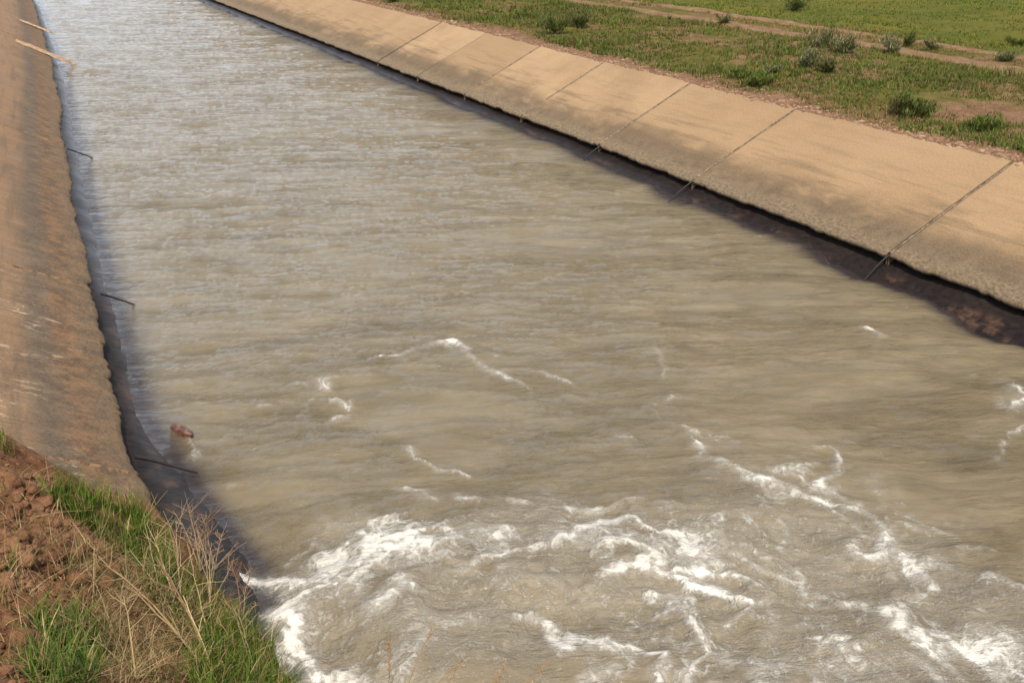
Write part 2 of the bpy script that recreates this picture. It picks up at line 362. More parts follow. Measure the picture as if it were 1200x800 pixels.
def peel(y, s0, s1, wd, th, label, dy):
    n = 26; q = np.linspace(0, 1, n); rows = []
    w_ = wd*(.55+.6*fbm(q*7, q*0, int(y), 4))*np.clip(np.minimum(q*6, (1-q)*5), .25, 1)
    for k, hh in ((-1, -.03), (-.8, .8), (-.1, 1.1), (.7, .75), (1, -.03)):
        rows.append(np.array([plane_pt(-1, y-dy*a+k*b+.05*math.sin(a*5), s0+(s1-s0)*a, .01+th*hh*(.6+.8*float(vn(a*9, k, 5)))+.03*a) for a, b in zip(q, w_)]))
    G = np.stack(rows, 1); tag(mesh('mortar_strip', G.reshape(-1, 3), gridF(n, 5), M_PALE), label, 'mortar strip')
peel(30.3, .85, -.62, .26, .05, 'pale peeling mortar strip jutting over the water near the top left corner', .5)
peel(36.6, .7, -.3, .16, .04, 'small pale mortar ridge above the jutting strip, at the top left corner', .3)

# ---------------------------------------------------------------- water
FO = [([(395,700),(430,672),(470,655),(530,650),(600,658),(660,645),(710,634),(760,642),(810,655)], .15, .60), ([(330,745),(355,770),(400,790),(470,795)], .12, .5),  # polylines seen on the water, (pixel points), half width in metres, strength
 ([(283,652),(312,664),(350,675),(388,680),(412,670),(440,655),(470,640),(500,632)], .055, 1.0),
 ([(326,712),(360,692),(400,681),(440,668),(470,655)], .06, 1.0), ([(326,712),(345,735),(358,752),(375,776),(385,800)], .07, 1.0),
 ([(380,674),(395,661),(412,664)], .035, .8), ([(440,655),(480,650),(520,655)], .17, .95), ([(448,640),(500,645),(540,648)], .11, .85),
 ([(445,716),(462,708),(480,700)], .08, .85), ([(470,690),(486,698)], .07, .8), ([(335,643),(350,634),(362,627)], .03, .7), ([(360,645),(372,648)], .045, .6),
 ([(395,645),(420,627),(440,613),(462,606),(478,618),(500,629),(540,633),(572,632),(592,639)], .035, .75),
 ([(470,742),(500,732),(520,742)], .06, .55), ([(380,795),(400,785),(420,800)], .10, .9), ([(470,760),(490,752)], .06, .6), ([(505,752),(485,778)], .06, .6),
 ([(545,764),(575,752)], .03, .6), ([(500,770),(520,745),(540,730)], .05, .55),
 ([(560,668),(600,660),(640,650),(682,632),(702,623),(735,618),(756,625),(772,633),(800,636),(810,650)], .05, 1.0),
 ([(770,630),(800,633),(840,642),(866,645),(890,650)], .035, .8), ([(860,655),(885,670),(935,682)], .03, .7),
 ([(705,655),(735,648),(760,656),(775,664)], .07, .95), ([(712,681),(740,674),(765,676),(792,681),(802,687),(830,696),(850,706),(876,712)], .045, .95), ([(728,674),(756,668)], .07, 1.0),
 ([(760,673),(820,674),(852,676),(876,686),(902,696)], .025, .8), ([(690,662),(720,668)], .05, .6),
 ([(760,706),(778,708),(792,722),(816,746),(830,768),(846,780),(885,786)], .035, .8), ([(850,735),(880,716),(900,705)], .025, .55),
 ([(602,726),(620,722),(640,728),(650,748),(662,754)], .04, .8), ([(662,742),(690,748),(716,750),(736,756),(752,766),(778,771),(768,795)], .04, .75), ([(695,798),(712,790)], .05, .6),
 ([(590,660),(640,665),(690,655)], .08, .5), ([(530,640),(560,655),(600,652)], .08, .55), ([(640,690),(660,680),(650,665)], .05, .4), ([(770,710),(800,708),(810,720)], .03, .6),
 ([(1000,600),(1022,611),(1034,623),(1040,645)], .035, .8), ([(1005,640),(1012,650),(1046,651),(1066,664),(1076,676),(1095,690),(1078,702)], .04, .8),
 ([(1080,668),(1120,675),(1150,682),(1180,692),(1205,703)], .035, .75), ([(1035,722),(1055,716),(1050,735)], .07, .95), ([(1040,728),(1060,746),(1085,738),(1112,745),(1132,760)], .045, .85),
 ([(1132,766),(1162,761),(1205,759)], .05, .95), ([(1140,766),(1172,775),(1190,786),(1205,798)], .04, .9), ([(1080,752),(1100,758)], .04, .7), ([(1115,646),(1162,648)], .02, .5), ([(1045,612),(1075,625)], .025, .5),
 ([(895,655),(925,661),(938,680),(944,692)], .03, .7), ([(900,690),(910,735),(895,750)], .05, .45), ([(985,776),(1010,770),(1030,752)], .04, .5), ([(890,785),(962,788)], .04, .55), ([(1075,785),(1090,800)], .05, .6), ([(960,720),(1000,735)], .03, .35),
 ([(795,469),(765,480),(775,492),(796,500),(822,515),(848,512)], .03, .85), ([(845,515),(858,522)], .03, .5), ([(812,515),(818,540),(832,547),(852,553),(882,566),(922,576),(962,591),(1000,601)], .03, .85),
 ([(905,558),(930,553),(946,545)], .03, .8), ([(952,526),(974,528),(977,542),(965,572),(990,588)], .025, .7), ([(905,560),(940,566),(965,580)], .025, .6), ([(995,518),(1003,522)], .02, .5),
 ([(440,421),(470,420),(486,411),(508,404),(530,412)], .03, .8), ([(508,404),(526,402),(545,410)], .04, .85), ([(530,378),(542,381)], .02, .8), ([(535,412),(565,432),(602,446)], .03, .6), ([(545,402),(590,420)], .03, .3),
 ([(392,443),(380,447),(381,458)], .025, .75), ([(360,467),(392,469),(408,478),(410,470)], .022, .7), ([(388,490),(402,487)], .025, .75), ([(355,470),(350,490),(360,515)], .03, .35), ([(305,475),(316,474)], .02, .6), ([(352,452),(362,453)], .02, .6),
 ([(480,528),(492,538),(502,548),(530,550),(548,557)], .022, .65), ([(465,571),(490,578),(512,586)], .025, .7), ([(545,586),(580,586),(612,594),(660,597),(692,602),(720,600)], .025, .7), ([(740,594),(795,596)], .02, .55), ([(465,600),(490,594)], .02, .6),
 ([(625,436),(650,440),(670,446)], .025, .55), ([(722,510),(746,517)], .022, .65), ([(600,445),(622,458)], .02, .45), ([(660,462),(672,466)], .02, .4), ([(770,405),(778,418),(780,445)], .04, .3), ([(1015,386),(1036,393),(1032,402)], .03, .8), ([(1050,390),(1100,396)], .03, .3), ([(975,424),(995,416)], .02, .5),
 ([(1186,455),(1204,462),(1192,474)], .05, .8), ([(1204,498),(1186,510),(1178,524),(1172,540)], .025, .6), ([(1130,438),(1150,440)], .02, .4), ([(640,328),(672,318)], .025, .35), ([(545,336),(582,330)], .02, .4), ([(265,565),(285,562)], .02, .4), ([(214,512),(221,519),(227,531)], .018, .55), ([(410,415),(440,408)], .02, .3)]
yw = np.concatenate([np.linspace(-8, 3.2, 40), np.geomspace(3.23, 130, 900)]); xw = np.linspace(0, 1, 470)
xw = xw - .12*np.sin(2*math.pi*xw)/(2*math.pi)*.0
U, Yw = np.meshgrid(xw, yw); x0 = LX(yw)-.05; Xw = x0[:, None] + (RX+.12-x0[:, None])*U
W1 = (fbm(Xw*3, Yw*3, 71, 3)-.5)*.28; W2 = (fbm(Xw*3, Yw*3, 81, 3)-.5)*.28
W1 += (fbm(Xw*11, Yw*11, 73, 2)-.5)*.09; W2 += (fbm(Xw*11, Yw*11, 83, 2)-.5)*.09
wn = np.clip((fbm(Xw*2.1, Yw*2.1, 75, 4, .6)-.25)*2, 0, 1)
brk = .25+1.5*np.clip((fbm(Xw*5.5, Yw*5.5, 77, 4, .65)-.36)*2.6, 0, 1)*np.clip((fbm(Xw*1.7, Yw*1.7, 79, 3)-.25)*3, .25, 1)
foam = np.zeros_like(Xw); ridge = np.zeros_like(Xw)
for pts, hw, st in FO:
    Q = np.array([at(u, v, WZ)[:2] for u, v in pts]); pad = hw*4+.3
    r0 = np.searchsorted(yw, Q[:, 1].min()-pad); r1 = np.searchsorted(yw, Q[:, 1].max()+pad)
    if r1 <= r0: continue
    cols = np.where((Xw[r0:r1] > Q[:, 0].min()-pad) & (Xw[r0:r1] < Q[:, 0].max()+pad))[1]
    if not len(cols): continue
    c0, c1 = cols.min(), cols.max()+1
    px = (Xw+W1*.55)[r0:r1, c0:c1]; py = (Yw+W2*.55)[r0:r1, c0:c1]; D = np.full(px.shape, 9.)
    for a, b in zip(Q[:-1], Q[1:]):
        e = b-a; t = np.clip(((px-a[0])*e[0]+(py-a[1])*e[1])/(e@e+1e-9), 0, 1)
        D = np.minimum(D, np.hypot(px-a[0]-t*e[0], py-a[1]-t*e[1]))
    dn = D/(hw*(1.3 if hw < .036 else 1.0)*(.35+1.5*np.clip(wn[r0:r1, c0:c1], 0, 1)))
    st_ = st*(np.clip((.12 if np.mean([v for _q, v in pts]) < 520 else .42)+.62*brk[r0:r1, c0:c1], 0, 1.0) if hw < .036 else 1.0); foam[r0:r1, c0:c1] = np.maximum(foam[r0:r1, c0:c1], np.maximum(st_*np.exp(-(dn*.8)**1.4), st_*.40*np.exp(-(D/hw*.30)**2))); ridge[r0:r1, c0:c1] = np.maximum(ridge[r0:r1, c0:c1], st*np.exp(-(dn*.45)**2))
# the boil in the foreground: loose lace between the streaks
def blob(u, v, rx, ry, z=WZ):
    p = at(u, v, z); return np.exp(-(((Xw-p[0])/rx)**2+((Yw-p[1])/ry)**2))
hollow = 1-.85*np.clip(blob(640, 708, .75, .42)+.7*blob(610, 775, .5, .3), 0, 1)                # calm brown water inside the arc
zone = np.clip(blob(470, 690, .75, .75)+blob(690, 690, 1.2, .75)+.7*blob(560, 640, .9, .5)+.75*blob(860, 720, .8, .8)+.7*blob(1080, 710, .8, .7)+.6*blob(960, 620, .8, .9)+.6*blob(1150, 790, 1, .6)+.8*blob(390, 760, .4, .5), 0, 1)
# cells of lace, torn into filaments: ridged noise at two scales
def ridged(sc, seed, sharp): return np.clip(1-np.abs(2*fbm(Xw*sc+W1*1.6, Yw*sc+W2*1.6, seed, 4, .5)-1)*sharp, 0, 1)
lace = np.maximum(ridged(1.5, 91, 7), .85*ridged(3.4, 95, 6))
tear = fbm(Xw*2.6+W2, Yw*2.6-W1, 97, 5, .65)
foam *= .62+.8*np.clip((tear-.25)*2, 0, 1)
soft = np.clip(fbm(Xw*1.3, Yw*1.3, 99, 5, .6)-.42, 0, 1)*3.0
foam = np.maximum(foam, zone*.30)
foam = np.clip(np.maximum(foam, zone*(.80*lace*np.clip(tear*2.2-.5, 0, 1) + .70*soft)*hollow), 0, 1.2)
calm = 1-.7*sm(RX-1.4, RX-.2, Xw)*sm(10, 14, Yw)
edge = sm(.75, .1, Xw-LX(Yw)-.1); calm *= 1-.8*edge
ce, se = math.cos(R(22)), -math.sin(R(22)); A = Xw*ce+Yw*se; B = -Xw*se+Yw*ce      # A runs along the wave crests
amp = 1-.25*sm(14, 40, Yw)
swell = (fbm(A*.5, B*1.1, 101, 3)-.5)*.07*(1-edge) + (fbm(A*1.3, B*3.4, 111, 4, .55)-.5)*.062*calm*amp + (fbm(A*4, B*10, 115, 3, .5)-.5)*.014*calm
turb = (fbm(Xw*2.6+W1*1.5, Yw*2.6+W2*1.5, 121, 4, .45)-.5)
Zw = WZ + swell + zone*turb*.13 + .028*np.minimum(ridge, foam+.2) + .09*zone*np.exp(-((Yw-at(640, 640, WZ)[1])/.6)**2)
Zw += .06*blob(940, 285, .28, .5)+.05*blob(1080, 352, .25, .45) - .06*blob(1180, 378, .35, .8) - .05*blob(780, 235, .25, .6) - .05*sm(1.0, .1, RX-Xw)*sm(14, 8, Yw) + .012*sm(1.0, .15, RX-Xw)*sm(9.8, 12.2, Yw)
Zw -= .15*sm(8.2, 5.6, Yw)*sm(1.15, .35, Xw-LX(Yw))
Zw += .05*np.clip(foam, 0, 1)*(fbm(Xw*10, Yw*10, 125, 3)-.4)
zl = LIPZ-.115-SL*(Xw-LX(Yw)); zr = LIPZ-.115-SL*(RX-Xw)                           # the lining below: thin water shows it
film = np.exp(-np.clip(Zw-np.maximum(zl, zr), 0, 3)/.085)
m = M('muddy_water'); p = m.geo(); fo = m.attr('foam').outputs['Fac']; fi = m.attr('film').outputs['Fac']
rot = m.n('Mapping', vector_type='TEXTURE'); m.l(p, rot.inputs[0]); rot.inputs['Rotation'].default_value = (0, 0, -R(22)); rp = rot.outputs[0]
big = m.noise(m.map(rp, (.5, 1.3, 1)), .8, 4, .6); silt = m.noise(m.map(rp, (.35, 1.2, 1)), 3.5, 6, .62, .5)
c = m.mix(m.ss(silt, .3, .72), (.128, .101, .055), (.205, .166, .099)); c = m.mix(m.ss(big, .35, .7), c, m.mix(.5, c, (.20, .164, .101)))
c = m.mix(m.ss(fi, .05, .8), c, (.030, .022, .021))
ln = m.noise(p, 4.5, 6, .7, .8); fn = m.noise(p, 12, 8, .8, .6); web = m.math('SUBTRACT', 1, m.math('MULTIPLY', m.math('ABSOLUTE', m.math('SUBTRACT', m.noise(p, 7, 5, .6, 1.0), .5)), 7)); web = m.math('MAXIMUM', web, 0)
k = m.math('ADD', fo, m.math('MULTIPLY', m.math('SUBTRACT', fn, .5), 1.5)); k = m.math('ADD', k, m.math('MULTIPLY', m.math('SUBTRACT', web, .45), .42))
f1 = m.math('MULTIPLY', m.ss(k, .27, 1.08), m.ss(fo, .05, .28))
fleck = m.math('MULTIPLY', m.ss(m.noise(rp, 9, 6, .75), .66, .76), m.ss(m.noise(p, 1.1, 3), .5, .62, 0, .4))
veil = m.math('MULTIPLY', m.ss(fo, .03, .85), m.ss(ln, .3, .65, .25, .62)); f2 = m.math('MAXIMUM', m.math('MAXIMUM', f1, veil), fleck)
c = m.mix(m.math('MULTIPLY', f2, .95), c, (.75, .735, .68))
bn = m.math('MULTIPLY', m.noise(m.map(rp, (.36, 1.1, 1)), 1.7, 9, .70, .25), 5.2)
bn = m.math('ADD', bn, m.math('MULTIPLY', m.noise(m.map(rp, (.5, 1.2, 1)), 9, 5, .6), .7))
gl = m.ss(m.noise(m.map(rp, (.55, 1, 1)), .75, 5, .6, 1.2), .36, .62, .30, 1.15)                                  # glassy slicks between ruffled patches
bn = m.math('MULTIPLY', m.math('SUBTRACT', bn, 2.95), gl)
bn = m.math('ADD', bn, m.math('MULTIPLY', f1, .3))
M_WATER = m.out(c, m.ss(f2, 0, .8, .06, .6), bn, .04, 1.0); m.b.inputs['IOR'].default_value = 1.42; m.b.inputs['Specular IOR Level'].default_value = .5
water = mesh('water', np.stack([Xw, Yw, Zw], -1).reshape(-1, 3), gridF(len(yw), len(xw)), M_WATER, attrs={'foam': foam.ravel(), 'film': film.ravel()}); tag(water, kind='structure')

def stone(name, loc, dim, mat, seed, n=2, parent=None, rot=0):
    import bmesh
    bm = bmesh.new(); bmesh.ops.create_icosphere(bm, subdivisions=n, radius=1)
    V = np.array([v.co[:] for v in bm.verts]); F = np.array([[v.index for v in f.verts] for f in bm.faces]); bm.free()
    k = 1+.5*(fbm(V[:, 0]*1.3+seed*7.1+40, V[:, 1]*1.3+V[:, 2]*.9+50, seed, 3)-.5)*2
    V = V*k[:, None]*np.array(dim)
    o = mesh(name, V, F, mat, smooth=n > 2); o.location = loc; o.rotation_euler[2] = rot; return o
q = at(212, 503, .2)
tag(stone('rock', (q[0], q[1], .165), (.05, .17, .055), M_ROCK, 3, 3, rot=.35), 'reddish brown wet rock breaking the water surface beside the left bank', 'rock')

# ---------------------------------------------------------------- soil bank at lower left
BP = np.array([(-9, 8.2), (-2.2, 7.35), (-1, 7.0), (-.41, 6.72), (-.13, 6.50), (.09, 6.15), (.36, 5.98), (.52, 5.5), (.64, 4.9), (.74, 4.3), (.86, 3.4), (.95, 2), (1.0, -9)])
def bank_d(x, y):
    D = np.full(np.shape(x), 99.)
    for a, b in zip(BP[:-1], BP[1:]):
        e = b-a; t = np.clip(((x-a[0])*e[0]+(y-a[1])*e[1])/(e@e), 0, 1); D = np.minimum(D, np.hypot(x-a[0]-t*e[0], y-a[1]-t*e[1]))
    yb = np.interp(x, BP[:, 0], BP[:, 1]); inside = (y < yb) & (x < 1.0)
    return np.where(inside, D, -D)
def bz(x, y):
    x = np.asarray(x, float); y = np.asarray(y, float); lx = LX(y)
    base = np.minimum(LIPZ-SL*(x-lx), TOPZ+.05)
    d = bank_d(x, y) + (fbm(x*2.2, y*2.2, 131, 4)-.5)*.35
    h = np.where(d > 0, .06*sm(0, .08, d)+.40*np.clip(d, 0, 3.2), d*.9-.02)
    h = h + .42*np.clip(3.9-y, 0, 4.2)*sm(.0, 1, np.clip(d, 0, 1))
    n = (fbm(x*2.4, y*2.4, 141, 4, .6)-.5)*.12 + (np.abs(fbm(x*10, y*10, 151, 4, .65)-.5))*.13 + (fbm(x*30, y*30, 161, 3)-.5)*.025
    return base + h + n*sm(-.05, .35, d) + .035
xb = np.concatenate([np.arange(-9, -2, .2), np.arange(-2, 1.12, .014)]); yb_ = np.concatenate([np.arange(-9, 2.5, .2), np.arange(2.5, 8.4, .016)])
XB, YB = np.meshgrid(xb, yb_); ZB = bz(XB, YB)
soil = mesh('soil_bank', np.stack([XB, YB, ZB], -1).reshape(-1, 3), gridF(len(yb_), len(xb)), M_SOIL); tag(soil, kind='structure')

def hit(u, v, f, t0=1.5, t1=60, n=420):
    """where the sight lines through (u, v) meet the height field f"""
    u = np.atleast_1d(u).astype(float); v = np.atleast_1d(v).astype(float)
    d = _f[None]*FPX + _r[None]*(u-600)[:, None] + _u[None]*(400-v)[:, None]; d /= np.linalg.norm(d, axis=1)[:, None]
    ts = np.geomspace(t0, t1, n); out = np.full((len(u), 3), np.nan); done = np.zeros(len(u), bool)
    for t in ts:
        p = d*t; p[:, 2] += H; z = f(p[:, 0], p[:, 1]); h = (p[:, 2] <= z) & ~done
        out[h] = np.stack([p[h, 0], p[h, 1], z[h]], -1); done |= h
        if done.all(): break
    return out

# ---------------------------------------------------------------- grass and plants
def blades(P, h, wd, lean, col, seg=3, rng=RNG):
    """P (n,3) roots -> curved tapering blades in one vertex/face/colour set"""
    n = len(P); th = rng.uniform(0, 2*math.pi, n); dx = np.cos(th); dy = np.sin(th)
    t = np.linspace(0, 1, seg+1); ph = th+math.pi/2+rng.uniform(-.6, .6, n)
    V = np.empty((n, seg+1, 2, 3)); 
    for i, q in enumerate(t):
        off = lean*h*q**1.8; z = h*(q-.25*lean*q*q); ww = wd*(1-q)**.7*.5+wd*.04
        cx = P[:, 0]+dx*off; cy = P[:, 1]+dy*off; cz = P[:, 2]+z-.01
        for s, sg in ((0, -1), (1, 1)): V[:, i, s] = np.stack([cx+sg*ww*np.cos(ph), cy+sg*ww*np.sin(ph), cz], -1)
    V = V.reshape(-1, 3); base = np.arange(n)[:, None]*(seg+1)*2; k = np.arange(seg)[None]*2
    F = np.stack([base+k, base+k+1, base+k+3, base+k+2], -1).reshape(-1, 4)
    return V, F, np.repeat(col, (seg+1)*2, 0)
def pick(n, pal, rng=RNG, var=.25):
    pal = np.array(pal); c = pal[rng.integers(0, len(pal), n)]; return c*(1+rng.uniform(-var, var, (n, 1)))
GREEN = [(.050, .105, .008), (.072, .135, .011), (.105, .145, .016), (.036, .078, .008)]
OLIVE = [(.11, .11, .025), (.15, .125, .042), (.085, .10, .018), (.20, .15, .07), (.075, .105, .018)]
STRAW = [(.36, .26, .13), (.30, .2, .10), (.42, .32, .18), (.26, .17, .09)]

# field grass beyond the far lining
def field(n, xr, yr, thr, hgt, wdt, pal, name, label, dens_seed, lean=.5, skip=True, per=5):
    # more tufts close by: sample with density falling off with distance
    y = yr[0]*(yr[1]/yr[0])**RNG.random(n); x = xr[0]+(xr[1]-xr[0])*RNG.random(n)
    k = fbm(x*.55, y*.55, dens_seed, 4, .6) + .25*(fbm(x*2.4, y*2.4, dens_seed+5, 3)-.5)
    ok = k > thr + RNG.uniform(-.12, .12, n)
    if skip: ok &= ~((np.abs(x-16.6) < .28) | (np.abs(x-18.0) < .16)) | (RNG.random(n) < .22)
    ok &= x > RX+RUN+.15+.55*fbm(y*.8, y*0, 201, 4)
    x, y, k = x[ok], y[ok], k[ok]
    x = np.repeat(x, per)+RNG.normal(0, .035, len(x)*per); y = np.repeat(y, per)+RNG.normal(0, .035, len(y)*per); k = np.repeat(k, per)
    sc = np.clip(.55+1.6*(k-thr), .4, 1.5)*(.7+.5*np.clip(y/20, 0, 1.2)); hh = hgt*sc*RNG.uniform(.5, 1.3, len(x))
    P = np.stack([x, y, gz(x, y)], -1); V, F, cl = blades(P, hh, wdt*RNG.uniform(.7, 1.4, len(x))*(.8+y/35), RNG.uniform(.1, 1, len(x))*lean*2, pick(len(x), pal), 2)
    pt = np.repeat(.62+.85*fbm(x*.5, y*.35, dens_seed+40, 4, .65), len(cl)//len(x)); cl = cl*pt[:, None]
    o = mesh(name, V, F, M_LEAF, col=cl); return tag(o, label, 'grass', kind='stuff')
field(30000, (10.5, 16.2), (6.5, 60), .43, .085, .011, GREEN+OLIVE, 'grass', 'patchy short green grass on the bare bank between lining and dirt track', 211)
field(17000, (10.5, 18.5), (6.5, 60), .47, .10, .009, OLIVE+[(.22, .12, .05), (.27, .15, .07), (.18, .10, .045)], 'dry_grass', 'dry olive and straw coloured grass mixed into the bank beside the lining', 231)
field(5000, (10.9, 16.2), (6.5, 50), .55, .19, .010, GREEN+OLIVE, 'tall_grass', 'taller green tufts standing out of the patchy grass on the far bank', 271, per=9)
field(52000, (18.2, 46), (8, 75), .27, .06, .012, GREEN+[(.14, .17, .016), (.18, .18, .02), (.17, .145, .035)], 'meadow_grass', 'dense bright green meadow grass beyond the dirt track', 251, per=4)

# gravel and crumbs of soil along the top of the far lining
import bmesh
def ico(n):
    bm = bmesh.new(); bmesh.ops.create_icosphere(bm, subdivisions=n, radius=1)
    V = np.array([v.co[:] for v in bm.verts]); F = np.array([[v.index for v in f.verts] for f in bm.faces]); bm.free(); return V, F
IV, IF = ico(1)
def crumbs(P, r, name, mat, label, flat=.65):
    n = len(P); V = IV[None]*(1+RNG.uniform(-.25, .25, (n, len(IV), 1)))*r[:, None, None]*np.stack([RNG.uniform(.7, 1.4, n), RNG.uniform(.7, 1.4, n), np.full(n, flat)], -1)[:, None]
    V = (V+P[:, None]).reshape(-1, 3); F = (IF[None]+np.arange(n)[:, None, None]*len(IV)).reshape(-1, 3)
    return tag(mesh(name, V, F, mat, smooth=False), label, 'gravel', kind='stuff')
n = 5200; y = 6.2*(45/6.2)**RNG.random(n); x = RX+RUN-.02+np.abs(RNG.normal(0, .33, n)); P = np.stack([x, y, gz(x, y)], -1)
crumbs(P, np.exp(RNG.normal(-4.35, .5, n)).clip(.006, .05), 'gravel', M_PEB, 'reddish gravel and soil crumbs along the top edge of the far lining')

def shrub(px, wd, hh, pal, label, cat='shrub', seed=0, dens=1., name='shrub', twig=.3):
    hh *= .78; dens *= .7
    rng = np.random.default_rng(seed+50); b = hit(px[0], px[1], gz, 8, 90, 900)[0]; root = empty(name, b); tag(root, label, cat, 'low shrubs on the far bank')
    br = []
    for k in range(14):
        a = rng.uniform(0, 6.28); r = rng.uniform(.25, .95)*wd*.5; tip = np.array([math.cos(a)*r, math.sin(a)*r, hh*rng.uniform(.3, 1.25)])
        t = np.linspace(0, 1, 5)[:, None]; P = tip*np.concatenate([t**1.1, t**1.1, t**.8], 1)+rng.normal(0, .012, (5, 3))*t; br.append((P, tip))
    V, F, _ = join([tube(P, np.linspace(.011, .003, 5), 4) for P, _t in br]); mesh('stem', V, F, M_STRAW, parent=root, col=np.tile((.16, .11, .07), (len(V), 1)))
    n = int(1700*dens); k = rng.integers(0, 14, n); q = rng.uniform(.25, 1.05, n)
    T = np.array([t for _p, t in br])[k]; P = T*q[:, None]+rng.normal(0, .06, (n, 3))*np.array([wd, wd, hh*.7]); P[:, 2] = np.clip(P[:, 2], .01, None)
    hl = rng.uniform(.035, .085, n)*(wd/.7)**.5; V, F, cl = blades(P, hl*1.3, hl*.16, rng.uniform(.2, 1.6, n), pick(n, pal+OLIVE[:2]+GREEN[:2], rng, .4), 2, rng)
    mesh('foliage', V, F, M_LEAF, parent=root, col=cl)
DK = [(.06, .085, .02), (.09, .115, .028), (.12, .135, .04)]; GY = [(.19, .19, .115), (.25, .23, .14), (.15, .155, .08), (.3, .26, .16)]; BR = [(.10, .07, .04), (.14, .09, .05), (.08, .075, .03)]; MG = [(.09, .15, .02), (.13, .17, .03), (.08, .12, .02)]
shrub((650, 40), 1.1, .55, DK, 'dark green shrub at the top centre, left one of the touching pair', seed=1)
shrub((682, 34), 1.0, .5, BR+DK, 'brownish half-dry shrub touching the dark green one at the top centre', seed=2)
shrub((1072, 137), .7, .34, DK+MG, 'dark shrub nearest to the right-hand slabs, by the gravel edge', seed=3)
shrub((1052, 134), .45, .36, BR, 'small brown withered shrub on the left side of the dark shrub by the gravel', seed=4, dens=.6)
shrub((962, 57), .8, .45, DK+GY, 'dark rounded shrub below the dirt track, right of centre', seed=5)
shrub((990, 62), .8, .35, GY, 'pale grey-green bush right behind the dark rounded one below the track', seed=6)
shrub((945, 80), .6, .38, GY+[(.12, .15, .10)], 'grey-blue tuft in front of the dark rounded shrub, over a bare patch', seed=7)
shrub((972, 86), .55, .28, BR+DK, 'low dark brown tuft on the bare patch beside the grey-blue tuft', seed=8)
shrub((1046, 62), .6, .42, GY+[(.2, .18, .11)], 'straw-grey bush midway between dirt track and right slabs', seed=9)
shrub((1063, 55), .4, .34, MG, 'small fresh green bush just right of the straw-grey bush', seed=10)
shrub((1092, 60), .4, .22, DK+GY, 'tiny dark bush close to the near wheel rut, farthest right of the group', seed=11)
shrub((892, 102), .8, .22, MG, 'spreading bright green weed by the gravel edge above the middle slabs', seed=12)
shrub((872, 92), .5, .18, MG+DK, 'small low green weed up-left of the spreading one by the gravel', seed=13)
shrub((932, 13), .9, .4, DK, 'lone dark bush in the green meadow beyond the track', seed=14)
shrub((848, 28), .5, .22, BR+GY, 'small brown tuft standing at the edge of the wheel rut', seed=15)
shrub((1192, 54), .6, .18, MG+DK, 'low green tuft between the ruts at the right edge', seed=16)
shrub((1180, 72), .7, .15, DK+GY, 'flat dark tuft on the near rut at the right edge', seed=17)
shrub((460, 3), .7, .3, MG, 'green weed beside the lining at the top, left of the pair of shrubs', seed=18)
shrub((1158, 152), .7, .2, MG, 'leafy green weed above the right-hand slab near the right edge', seed=19)
shrub((905, 88), .35, .15, GY, 'grey tuft on the soil just above the spreading bright green weed', seed=20)
shrub((612, 22), .8, .2, DK+MG, 'low dark weed to the left of the pair of shrubs', seed=21)

# near bank: five clumps of green grass
def inpoly(n, poly):
    poly = np.array(poly, float); lo, hi = poly.min(0), poly.max(0); out = []
    while len(out) < n:
        p = lo+(hi-lo)*RNG.random(2); c = False; j = len(poly)-1
        for i in range(len(poly)):
            if (poly[i, 1] > p[1]) != (poly[j, 1] > p[1]) and p[0] < (poly[j, 0]-poly[i, 0])*(p[1]-poly[i, 1])/(poly[j, 1]-poly[i, 1])+poly[i, 0]: c = not c
            j = i
        if c: out.append(p)
    return np.array(out)
def clump(poly, n, hgt, pal, label, wd=.007, seed=0):
    n = int(n*1.5)
    px = inpoly(n, poly); P = hit(px[:, 0], px[:, 1], bz, 2, 12, 700); P = P[~np.isnan(P[:, 0])]
    k = fbm(P[:, 0]*6, P[:, 1]*6, 300+seed, 3); P = P[k > .36+RNG.uniform(-.1, .1, len(k))]; P = P[np.linalg.norm(P-np.median(P, 0), axis=1) < (.22 if seed in (5, 6) else .26 if seed == 7 else 1.0)]; n = len(P)
    hh = hgt*RNG.uniform(.35, 1.25, n); b = P.mean(0); col = pick(n, pal)
    dry = RNG.random(n) < .16; col[dry] = pick(int(dry.sum()), STRAW)
    V, F, cl = blades(P-b, hh, wd*RNG.uniform(.5, 1.3, n), RNG.uniform(.1, .9, n), col, 4)
    o = mesh('grass_clump', V, F, M_LEAF, col=cl); o.location = b; tag(o, label, 'grass clump', 'grass clumps on the near bank')
BRT = [(.062, .125, .009), (.09, .15, .013), (.045, .095, .007), (.13, .165, .022)]
clump([(55, 590), (85, 572), (120, 590), (175, 608), (205, 650), (200, 690), (165, 668), (110, 625)], 1500, .17, BRT, 'green grass strip along the slab edge, upper one on the near bank', seed=1)
clump([(165, 690), (205, 660), (245, 690), (285, 740), (255, 760), (200, 730)], 900, .16, BRT+OLIVE, 'mixed green and straw grass patch in the middle of the near bank', seed=2)
clump([(225, 770), (260, 730), (290, 735), (345, 785), (365, 840), (250, 850), (225, 810)], 2000, .17, BRT, 'bright tall green grass at the bottom, where bank meets water', seed=3)
clump([(35, 740), (90, 720), (125, 760), (115, 810), (60, 840), (35, 800)], 1100, .15, [(.045, .09, .012), (.07, .12, .015), (.09, .15, .02)], 'dark green grass clump in the soil at the bottom left', seed=4)
clump([(-15, 500), (15, 500), (18, 535), (-15, 545)], 160, .13, BRT+OLIVE, 'small green tuft at left edge where soil meets the slab', seed=5)
clump([(-10, 665), (25, 660), (30, 690), (-10, 700)], 150, .11, BRT+OLIVE, 'thin sparse tuft at the left edge on bare red soil', seed=6)
clump([(70, 520), (130, 545), (175, 570), (165, 590), (110, 575)], 260, .10, OLIVE+STRAW, 'dry olive grass creeping over the end of the nearest slab', .006, seed=7)
